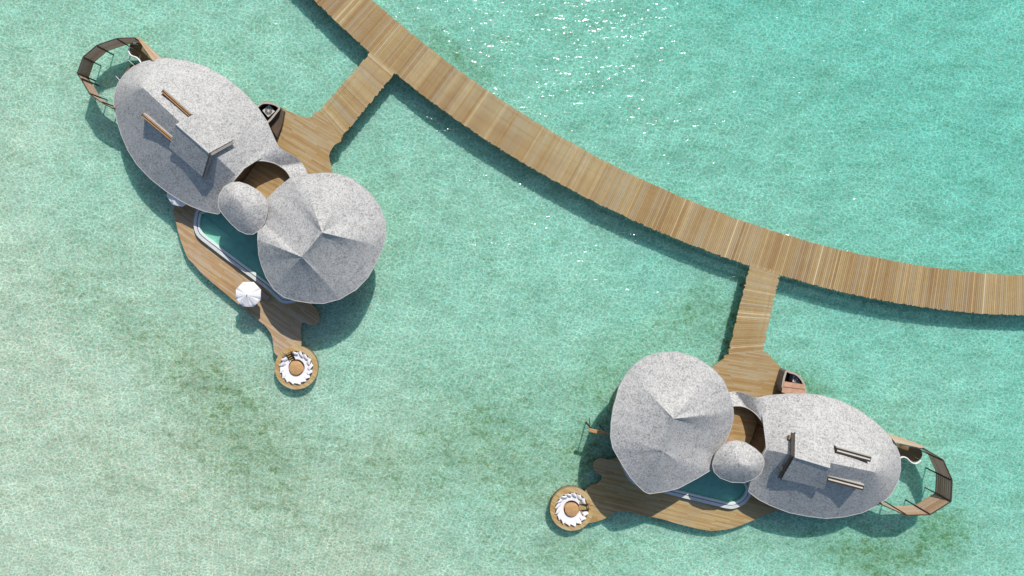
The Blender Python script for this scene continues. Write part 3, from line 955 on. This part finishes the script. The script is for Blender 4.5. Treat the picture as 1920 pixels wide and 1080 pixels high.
# ---------------------------------------------------------------- dining nests
def nest(cx, cy, step_px, label, seed):
    random.seed(seed)
    ZT = .55
    c = P(cx, cy, ZT); c0 = Vector((c.x, c.y, 0))
    t = empty('sunken_lounge', c0, label, 'lounge', 'round sunken lounges at the deck ends')
    sd = P(*step_px, ZT) - c; sa = math.atan2(sd.y, sd.x)
    R, RI = 2.42, 1.86
    m = MB()
    n = 64
    def circ(r, z): return [c0 + Vector((r * math.cos(2 * math.pi * k / n), r * math.sin(2 * math.pi * k / n), z)) for k in range(n)]
    m.ring(circ(R, ZT), circ(RI, ZT), ZT, ZT - .07); m.build('platform', M['nestdeck'], t)
    m = MB(); m.ring(circ(R - .04, 0), circ(R - .2, 0), ZT - .072, -.25); m.build('drum', M['fascia'], t, 40)
    m = MB(); m.ring(circ(RI + .08, 0), circ(RI, 0), ZT - .075, .04); m.build('back_wall', M['nest'], t, 40)
    m = MB(); m.prism(circ(RI + .02, .10), .02); m.build('floor', M['nest'], t)
    # ring bench with a gap for the steps
    gap = .27
    def arc(r0, r1, z0, z1, g0, g1, mat, name, bev=0):
        k = 60; vs = []
        for j in range(k + 1):
            a = sa + g0 + (2 * math.pi - g0 - g1) * j / k
            ca, sn = math.cos(a), math.sin(a)
            vs += [c0 + Vector((r0 * ca, r0 * sn, z1)), c0 + Vector((r1 * ca, r1 * sn, z1)), c0 + Vector((r1 * ca, r1 * sn, z0)), c0 + Vector((r0 * ca, r0 * sn, z0))]
        fs = [[3, 2, 1, 0], [k * 4, k * 4 + 1, k * 4 + 2, k * 4 + 3]]
        for j in range(k):
            for q in range(4):
                q2 = (q + 1) % 4
                fs.append([j * 4 + q, j * 4 + q2, (j + 1) * 4 + q2, (j + 1) * 4 + q])
        b = MB(); b.add(vs, fs); return b.build(name, mat, t, 40, bev)
    arc(.94, 1.80, .105, .30, gap, gap, M['nest'], 'bench')
    arc(.90, 1.82, .304, .44, gap, gap, M['cushion'], 'seat_cushion', .04)
    for k in range(15):
        a = sa + gap + .20 + (2 * math.pi - 2 * gap - .36) * k / 14
        rad = Vector((math.cos(a), math.sin(a), 0)); tan = Vector((-rad.y, rad.x, 0))
        yaw = .5 + random.uniform(-.3, .25)
        side = (tan * math.cos(yaw) + rad * math.sin(yaw)); fr = (rad * math.cos(yaw) - tan * math.sin(yaw))
        tilt = 1.0; upv = (Vector((0, 0, 1)) * math.cos(tilt) + fr * math.sin(tilt)); nn = fr * math.cos(tilt) - Vector((0, 0, 1)) * math.sin(tilt)
        ctr = c0 + rad * 1.58 + Vector((0, 0, .60))
        p = MB(); vs = []
        N = 5; w_, h_ = random.uniform(.28, .36), random.uniform(.20, .25)
        for sgn in (1, -1):
            for iy in range(N):
                for ix in range(N):
                    u, v = ix / (N - 1) * 2 - 1, iy / (N - 1) * 2 - 1
                    puff = .09 * (1 - u * u) ** .6 * (1 - v * v) ** .6 + .012
                    vs.append(ctr + side * u * w_ + upv * v * h_ + nn * puff * sgn)
        fs = []
        for s_ in (0, 1):
            for iy in range(N - 1):
                for ix in range(N - 1):
                    b_ = s_ * N * N + iy * N + ix
                    fs.append([b_, b_ + 1, b_ + N + 1, b_ + N])
        bd = [ix for ix in range(N)] + [iy * N + N - 1 for iy in range(1, N)] + [(N - 1) * N + ix for ix in range(N - 2, -1, -1)] + [iy * N for iy in range(N - 2, 0, -1)]
        for q in range(len(bd)):
            a_, b_ = bd[q], bd[(q + 1) % len(bd)]
            fs.append([a_, b_, b_ + N * N, a_ + N * N])
        p.add(vs, fs); p.build('back_cushion', M['cushion'], t, 60)
        # slatted back rest standing behind the pillow, seen as a dark edge
        s2 = MB(); q = ctr + fr * .24 + Vector((0, 0, .02)); s2.beam(q - side * .14, q + side * .14, .05, .16); s2.build('backrest', M['dark'], t)
    m = MB(); m.lathe([(.30, .10), (.30, .14), (.08, .16), (.08, .60), (.72, .61), (.78, .63), (.78, .67), (.76, .68)], c0, 40)
    tb = m.build('table', M['table'], t, 30)
    m = MB()
    for k in range(10):
        a = 2 * math.pi * k / 10
        m.beam(c0 + Vector((.05 * math.cos(a), .05 * math.sin(a), .682)), c0 + Vector((.74 * math.cos(a), .74 * math.sin(a), .682)), .012, .006)
    m.build('inlay', M['frame'], tb)
    rad = Vector((math.cos(sa), math.sin(sa), 0)); tan = Vector((-rad.y, rad.x, 0))
    st = MB()
    for sgn in (1, -1):
        st.beam(c0 + rad * .92 + tan * sgn * .33 + Vector((0, 0, .30)), c0 + rad * 1.88 + tan * sgn * .33 + Vector((0, 0, .66)), .05, .30)
    st.beam(c0 + rad * .86 + Vector((0, 0, .10)), c0 + rad * 1.92 + Vector((0, 0, .52)), .66, .08)
    so = st.build('steps', M['dark'], t)
    for k in range(4):
        r_ = 1.0 + k * .25; z_ = .24 + k * .1
        q = MB(); q.beam(c0 + rad * r_ - tan * .27 + Vector((0, 0, z_)), c0 + rad * r_ + tan * .27 + Vector((0, 0, z_)), .075, .04); q.build('tread', M['brass'], so)
    hr = MB()
    hp = c0 + rad * 2.0 + tan * .36
    hr.tube([hp + Vector((0, 0, .5)), hp + Vector((0, 0, 1.15)), hp + rad * .35 + Vector((0, 0, 1.2))], .03, 6); hr.build('handrail', M['dark'], t, 40)
    return t
M['nestdeck'] = planks_mat('lounge_platform_boards', math.radians(-30), f=1.08, warm=.85)
nest(555.5, 689.5, (540, 660), 'round sunken lounge with white cushions nearest the sunlit white parasol', 5)
nest(1072, 954.5, (1110, 949), 'round sunken lounge with white cushions near the timber swing frame', 9)

# ---------------------------------------------------------------- parasols
def parasol(cx, cy, ze, label, rot, r=1.46, zdeck=ZP):
    c = P(cx, cy, ze); c0 = Vector((c.x, c.y, zdeck))
    t = empty('parasol', c0, label, 'parasol', 'white parasols on the pool deck')
    m = MB(); n = 8
    rim = [Vector((c.x + r * math.cos(rot + 2 * math.pi * k / n), c.y + r * math.sin(rot + 2 * math.pi * k / n), ze)) for k in range(n)]
    ap = Vector((c.x, c.y, ze + .62))
    vs, fs = [], []
    N = 5
    for k in range(n):
        a, b = rim[k], rim[(k + 1) % n]
        base = len(vs)
        for j in range(N + 1):
            s = j / N
            for i in range(3):
                q = a.lerp(b, i / 2)
                p = ap.lerp(q, s)
                if i == 1: p = p - Vector((0, 0, .07 * math.sin(math.pi * s * .85)))
                vs.append(p)
        for j in range(N):
            for i in range(2):
                b0 = base + j * 3 + i
                fs.append([b0, b0 + 1, b0 + 4, b0 + 3])
        # valance
        b1 = len(vs); md = vs[base + N * 3 + 1]
        vs += [a - Vector((0, 0, .14)), md - Vector((0, 0, .14)), b - Vector((0, 0, .14))]
        fs += [[base + N * 3, base + N * 3 + 1, b1 + 1, b1], [base + N * 3 + 1, base + N * 3 + 2, b1 + 2, b1 + 1]]
    m.add(vs, fs)
    cn = m.build('canopy', M['white'], t, 8)
    md = cn.modifiers.new('cloth', 'SOLIDIFY'); md.thickness = .012
    p = MB(); p.tube([(c.x, c.y, zdeck + .08), (c.x, c.y, ze + .60)], .03, 10); p.build('pole', M['handle'], t, 40)
    p = MB(); p.lathe([(.33, .0), (.33, .06), (.06, .09), (.05, .2)], c0, 24); p.build('base', M['handle'], t, 30)
    p = MB(); p.lathe([(.06, 0), (.07, .04), (.035, .09), (.01, .12)], ap - Vector((0, 0, .01)), 12); p.build('finial', M['handle'], cn, 40)
    for k in range(n):
        r_ = MB(); r_.beam(ap - Vector((0, 0, .07)), rim[k] - Vector((0, 0, .03)), .02, .025); r_.build('rib', M['handle'], t)
parasol(465.5, 552, 2.75, 'white octagonal parasol in full sun over the wooden lounger', math.radians(22))
parasol(337, 363, 2.25, 'white parasol half hidden under the edge of the long grey roof', math.radians(10))

def lounger(a, b, z, label):
    A, B = P(*a, z), P(*b, z)
    d = (B - A).normalized(); s = Vector((-d.y, d.x, 0)); L = (B - A).length
    t = empty('sun_lounger', Vector(((A + B).x / 2, (A + B).y / 2, z)), label, 'sun lounger')
    m = MB(); W = .34
    def q(u, v, h): return A + d * u + s * v + Vector((0, 0, h))
    for v in (-W, W):
        m.beam(q(0, v, .30), q(L, v, .30), .05, .09)
    for u in (0.03, L - .03):
        m.beam(q(u, -W + .026, .30), q(u, W - .026, .30), .05, .08)
    k = 0.1
    while k < L * .62:
        m.beam(q(k, -W + .026, .32), q(k, W - .026, .32), .07, .02); k += .1
    m.build('frame', M['lounger'], t)
    bk = MB(); k = 0
    u0 = L * .64
    for i in range(9):
        uu = u0 + .065 * i + .03; hh = .34 + .06 * i
        bk.beam(q(uu, -W + .05, hh), q(uu, W - .05, hh), .06, .02, (d * -.7 + Vector((0, 0, .7))).normalized())
    for v in (-W + .05, W - .05):
        bk.beam(q(u0, v, .32), q(u0 + .6, v, .86), .04, .05)
    bk.build('backrest', M['lounger'], t)
    for u in (.12, L - .12):
        for v in (-W, W):
            l = MB(); l.beam(q(u, v, 0), q(u, v, .255), .06, .06); l.build('leg', M['lounger'], t)
    p = MB(); p.beam(q(.06, 0, .375), q(u0 - .03, 0, .375), W * 1.75, .08); p.build('seat_pad', M['pad'], t, None, .02)
lounger((505, 561), (472, 533), ZP, 'brown wooden sun lounger half hidden beneath the sunlit white parasol')

# ---------------------------------------------------------------- privacy fences
def fence(top, skip, lean, label, zt=3.25, zb=.75, zpost=-.75):
    T = PL(top, zt)
    t = empty('privacy_fence', Vector((T[len(T) // 2].x, T[len(T) // 2].y, 0)), label, 'fence', 'curved privacy fences at the villa ends')
    cen = sum(T, Vector()) / len(T)
    NB = 8
    def panel(ta, tb, ba, bb, nb=NB, f=.82, mat='fence'):
        m = MB()
        nrm = (tb - ta).cross(ba - ta).normalized()
        for i in range(nb):
            u0, u1 = i / nb, (i + f) / nb
            m.tone = .5 + random.gauss(0, .13)
            a0, a1, b0, b1 = ta.lerp(ba, u0), ta.lerp(ba, u1), tb.lerp(bb, u0), tb.lerp(bb, u1)
            o = nrm * .02
            m.add([a0 + o, b0 + o, b1 + o, a1 + o, a0 - o, b0 - o, b1 - o, a1 - o], [[0, 1, 2, 3], [7, 6, 5, 4], [0, 4, 5, 1], [1, 5, 6, 2], [2, 6, 7, 3], [3, 7, 4, 0]])
        m.build('slat_panel', M[mat], t)
    for i in range(len(T) - 1):
        a, b = T[i], T[i + 1]
        panel(a, b, Vector((a.x, a.y, zb)), Vector((b.x, b.y, zb)))
    for i, p in enumerate(T):
        inn = (cen - p); inn.z = 0; inn.normalize()
        q = p + inn * .09
        m = MB(); m.beam(Vector((q.x, q.y, zpost)), Vector((q.x, q.y, zt + .05)), .12, .12, inn); m.build('post', M['post'], t)
    for a, b in zip(T[:-1], T[1:]):
        m = MB(); m.beam(a + Vector((0, 0, .03)), b + Vector((0, 0, .03)), .10, .045); m.build('top_rail', M['post'], t)
    # outward sloping boarded wing between fence and house
    (a1, a2, z1), (b1, b2, z2) = lean
    panel(P(*a1, z1), P(*a2, z1), P(*b1, z2), P(*b2, z2), 5, .9, 'wing')
    return t
fence([(254, 71), (220, 72), (182, 85), (156, 107), (145, 138), (152, 148), (169, 177), (192, 193), (213, 204)], None,
      (((258, 72), (287, 114), 3.2), ((262, 71), (307, 112), 2.3)), 'slatted timber fence curving round the end of the villa with the white parasol')
fence([(1731, 840), (1768, 862), (1785, 900), (1783, 940), (1743, 965), (1698, 966), (1651, 945)], None,
      (((1731, 841), (1678, 829), 3.2), ((1732, 836), (1664, 812), 2.3)), 'slatted timber fence curving round the end of the villa beside the swing frame')

# ---------------------------------------------------------------- bathing platforms
def bathing(poly, rail1, rail2, rod, lamp, label, poly2=None):
    z = 1.25
    W = PL(smooth_closed(poly, 5), z); c = sum(W, Vector()) / len(W)
    t = empty('bathing_platform', Vector((c.x, c.y, 0)), label, 'platform', 'bathing platforms behind the villas')
    m = MB(); m.prism(W, z - .2); m.build('deck_boards', M['bathdeck'], t)
    if poly2:
        W2 = PL(smooth_closed(poly2, 5), z - .35); m = MB(); m.prism(W2, z - .5); m.build('lower_step', M['bathdeck'], t)
    r1 = PL(smooth_open(rail1, 6), 2.2)
    m = MB(); m.tube(r1, .085, 8)
    ro = m.build('curved_handrail', M['railing'], t, 60)
    # curved screen below the handrail
    for k in range(0, len(r1), 5):
        m = MB(); m.tube([Vector((r1[k].x, r1[k].y, z - .15)), r1[k]], .03, 6); m.build('baluster', M['railing'], ro, 60)
    r2 = PL(rail2, 2.2)
    m = MB(); m.tube(r2, .06, 8); ho = m.build('handrail', M['handle'], t, 60)
    for p in (r2[0], r2[-1]):
        m = MB(); m.tube([Vector((p.x, p.y, z - .15)), p], .03, 6); m.build('baluster', M['handle'], ho, 60)
    for (a, b) in rod:
        m = MB(); m.tube([P(*a, 1.9), P(*b, 1.9), P(*b, .9)], .04, 6); m.build('grab_rail', M['handle'], t, 60)
    p = P(*lamp, 2.35)
    m = MB(); m.tube([Vector((p.x, p.y, 1.2)), p], .04, 6); so = m.build('shower_post', M['handle'], t, 60)
    m = MB(); m.lathe([(.05, -.08), (.17, -.05), (.17, 0), (.05, .04)], p, 16); m.build('shower_head', M['railing'], so, 40)
    piles(t, [(p.x, p.y) for p in shrink(W, .7)[::12]], z - .1, .12)
M['bathdeck'] = planks_mat('bathing_boards', math.radians(-28), f=.42, warm=.75)  # boards coloured dark for the fence's shade on the platform
bathing([(247, 79), (255, 76), (264, 80), (270, 88), (273, 95), (293, 113), (312, 135), (285, 150), (262, 140), (266, 118), (256, 109), (247, 105), (242, 98), (242, 88)],
        [(243, 88), (241, 96), (246, 104), (256, 108), (262, 114), (265, 120), (268, 128)], [(271, 94), (292, 113), (300, 120)], [((241, 113), (256, 127)), ((217, 143), (228, 154))], (252, 80.5),
        'dark bathing platform with curved white handrail beside the shaded fence panels', [(228, 152), (236, 133), (248, 120), (262, 122), (262, 145), (240, 165)])
bathing([(1728, 846), (1729, 855), (1722, 864), (1712, 866), (1702, 860), (1690, 858), (1670, 862), (1660, 840), (1676, 833), (1700, 837), (1722, 841)],
        [(1727, 863), (1718, 869), (1709, 867), (1700, 859), (1692, 857), (1684, 861), (1676, 864)], [(1680, 834), (1703, 835), (1726, 842)], [((1704, 871), (1686, 867))], (1703, 834.5),
        'dark bathing platform with curved white handrail beside the paler sunlit fence panels')

# ---------------------------------------------------------------- service sheds with cooling units
def shed(poly, z0, zt, label, lid=None, low=None, wallmat='wall'):
    W = PL(smooth_closed(poly, 3), zt); c = sum(W, Vector()) / len(W)
    t = empty('service_shed', Vector((c.x, c.y, z0)), label, 'shed', 'service sheds on the arrival decks')
    inn = offset(W, .14)
    m = MB(); m.ring(W, inn, zt, z0 - .35); m.build('wall', M[wallmat], t)
    m = MB(); m.ring(offset(W, -.03), offset(W, .18), zt + .04, zt + .002); m.build('coping', M['trimwood'], t)
    m = MB(); m.prism([Vector((p.x, p.y, z0 + .02)) for p in offset(W, .142)], z0 - .1); m.build('floor', M['dark'], t)
    if lid:
        L = PL(lid, zt + .07); m = MB(); m.prism(L, zt + .045); lo = m.build('lid', M['pink'], t)
        m = MB(); a, b = L[0].lerp(L[3], .5), L[1].lerp(L[2], .5); m.beam(a + Vector((0, 0, .015)), b + Vector((0, 0, .015)), .05, .03); m.build('batten', M['pile'], lo)
    if low:
        Lw = PL(low, 1.9); m = MB(); m.prism(Lw, z0 - .1); m.build('side_cupboard', M['wall'], t)
    return t
M['trimwood'] = plain('weathered_coping', (.42, .36, .30), .8, .15, 5)
def unit(cx, cy, z0, size, rot, label):
    c = P(cx, cy, z0 + .95); c0 = Vector((c.x, c.y, z0 + .025))
    t = empty('cooling_unit', c0, label, 'cooling unit', 'cooling units in the service sheds')
    R = Matrix.Rotation(rot, 3, 'Z'); h = size / 2
    def q(x, y, z): return c0 + R @ Vector((x, y, z))
    m = MB(); m.prism([q(-h, -h, .9), q(h, -h, .9), q(h, h, .9), q(-h, h, .9)], c0.z); m.build('casing', M['acase'], t, None, .03)
    m = MB(); m.lathe([(h * .82, .905), (h * .82, .93), (h * .78, .935)], c0, 32); g = m.build('fan_grille', M['afan'], t, 30)
    m = MB()
    for k in range(8):
        a = math.pi * 2 * k / 8
        m.beam(c0 + Vector((.1 * math.cos(a), .1 * math.sin(a), .945)), c0 + Vector((h * .8 * math.cos(a), h * .8 * math.sin(a), .945)), .025, .012)
    m.lathe([(.12, .937), (.12, .955), (.05, .96)], c0, 16); m.build('guard', M['acase'], g)
shed([(479, 207), (487, 195), (497, 191.5), (510, 193), (520, 197), (525, 203), (519, 212), (503, 230), (490, 232)], ZW, 2.6, 'dark open service shed beside the oval roof, without any lid', low=[(525, 204), (533, 208), (529, 232), (519.5, 258), (511, 245), (504, 231)])
unit(503.5, 208, ZW, .98, math.radians(40), 'pale square cooling unit with round fan in the shed without a lid')
shed([(1471, 696), (1482, 696), (1494, 700), (1505, 711), (1509.5, 723), (1509, 738), (1466, 735)], ZW, 2.6, 'wooden service shed with pinkish cedar lid beside the arrival deck', lid=[(1469, 716), (1508, 720), (1508.5, 738.5), (1464.5, 735.5)], wallmat='wallgrey') if False else None
M['wallgrey'] = plain('weathered_wall', (.20, .16, .125), .8, .2, 3)
shed([(1472, 697), (1482, 697), (1494, 701), (1504, 711), (1509, 723), (1509, 738), (1468, 736)], ZW, 2.6, 'wooden service shed with pinkish cedar lid at the side of the arrival deck', lid=[(1470, 715), (1508.5, 721), (1509, 738.5), (1465.5, 735.5)], wallmat='wallgrey')
unit(1494, 711, ZW, .8, math.radians(-10), 'dark shaded cooling unit in the shed with the cedar lid')

# ---------------------------------------------------------------- timber swing frame
def swing_frame():
    zt = 2.7
    A, B = P(1104.5, 806, zt), P(1150, 816, zt)
    t = empty('swing_frame', Vector((A.x, A.y, 0)), 'small timber swing frame standing in the water beside a round grey roof', 'swing frame')
    d = (B - A).normalized()
    m = MB(); m.beam(A, A.lerp(B, .62), .36, .16); m.build('beam', M['frame'], t, None, .02)
    m = MB(); m.beam(A.lerp(B, .62), B, .22, .14); m.build('tie_beam', M['wallpale'], t)
    for u in (.14, .72):
        q = A.lerp(B, u)
        m = MB(); m.beam(Vector((q.x, q.y, -.95)), Vector((q.x, q.y, zt - .085)), .13, .13, d); m.build('post', M['post'], t)
    m = MB(); q = A.lerp(B, .14); s = Vector((-d.y, d.x, 0))
    m.beam(q + Vector((0, 0, -1.2)) , q + s * .75 + Vector((0, 0, -2.4)), .08, .08); m.build('brace', M['post'], t)
swing_frame()

# ---------------------------------------------------------------- light, sky, camera
EL = math.radians(43)
az = Vector((.27, .963, 0)).normalized()        # towards the sun, plan
sun = bpy.data.lights.new('sun', 'SUN'); sun.energy = 4.4; sun.angle = math.radians(.5); sun.color = (1, .94, .85)
so = bpy.data.objects.new('sun', sun); COL.objects.link(so)
to_sun = Vector((az.x * math.cos(EL), az.y * math.cos(EL), math.sin(EL)))
so.rotation_euler = to_sun.to_track_quat('Z', 'Y').to_euler(); so.location = to_sun * 60
w = bpy.data.worlds.new('World'); SC.world = w; w.use_nodes = True
nt = w.node_tree
sky = nt.nodes.new('ShaderNodeTexSky'); sky.sky_type = 'NISHITA'; sky.sun_disc = False
sky.sun_elevation = EL; sky.sun_rotation = math.atan2(az.x, az.y)
nt.links.new(sky.outputs[0], nt.nodes['Background'].inputs[0]); nt.nodes['Background'].inputs[1].default_value = .112

cam = bpy.data.cameras.new('camera'); cam.sensor_width = 36; cam.lens = 36 * H / (1920 * S)
cam.shift_x = (960 - NX) / 1920; cam.shift_y = -(540 - NY) / 1920
cam.clip_end = 5000
co = bpy.data.objects.new('camera', cam); COL.objects.link(co); co.location = (0, 0, H); co.rotation_euler = (0, 0, 0)
SC.camera = co
SC.view_settings.view_transform = 'Standard'; SC.view_settings.look = 'None'
SC.view_settings.exposure = 0; SC.view_settings.gamma = 1
SC.cycles.max_bounces = 8; SC.cycles.transparent_max_bounces = 12
SC.cycles.sample_clamp_indirect = 4
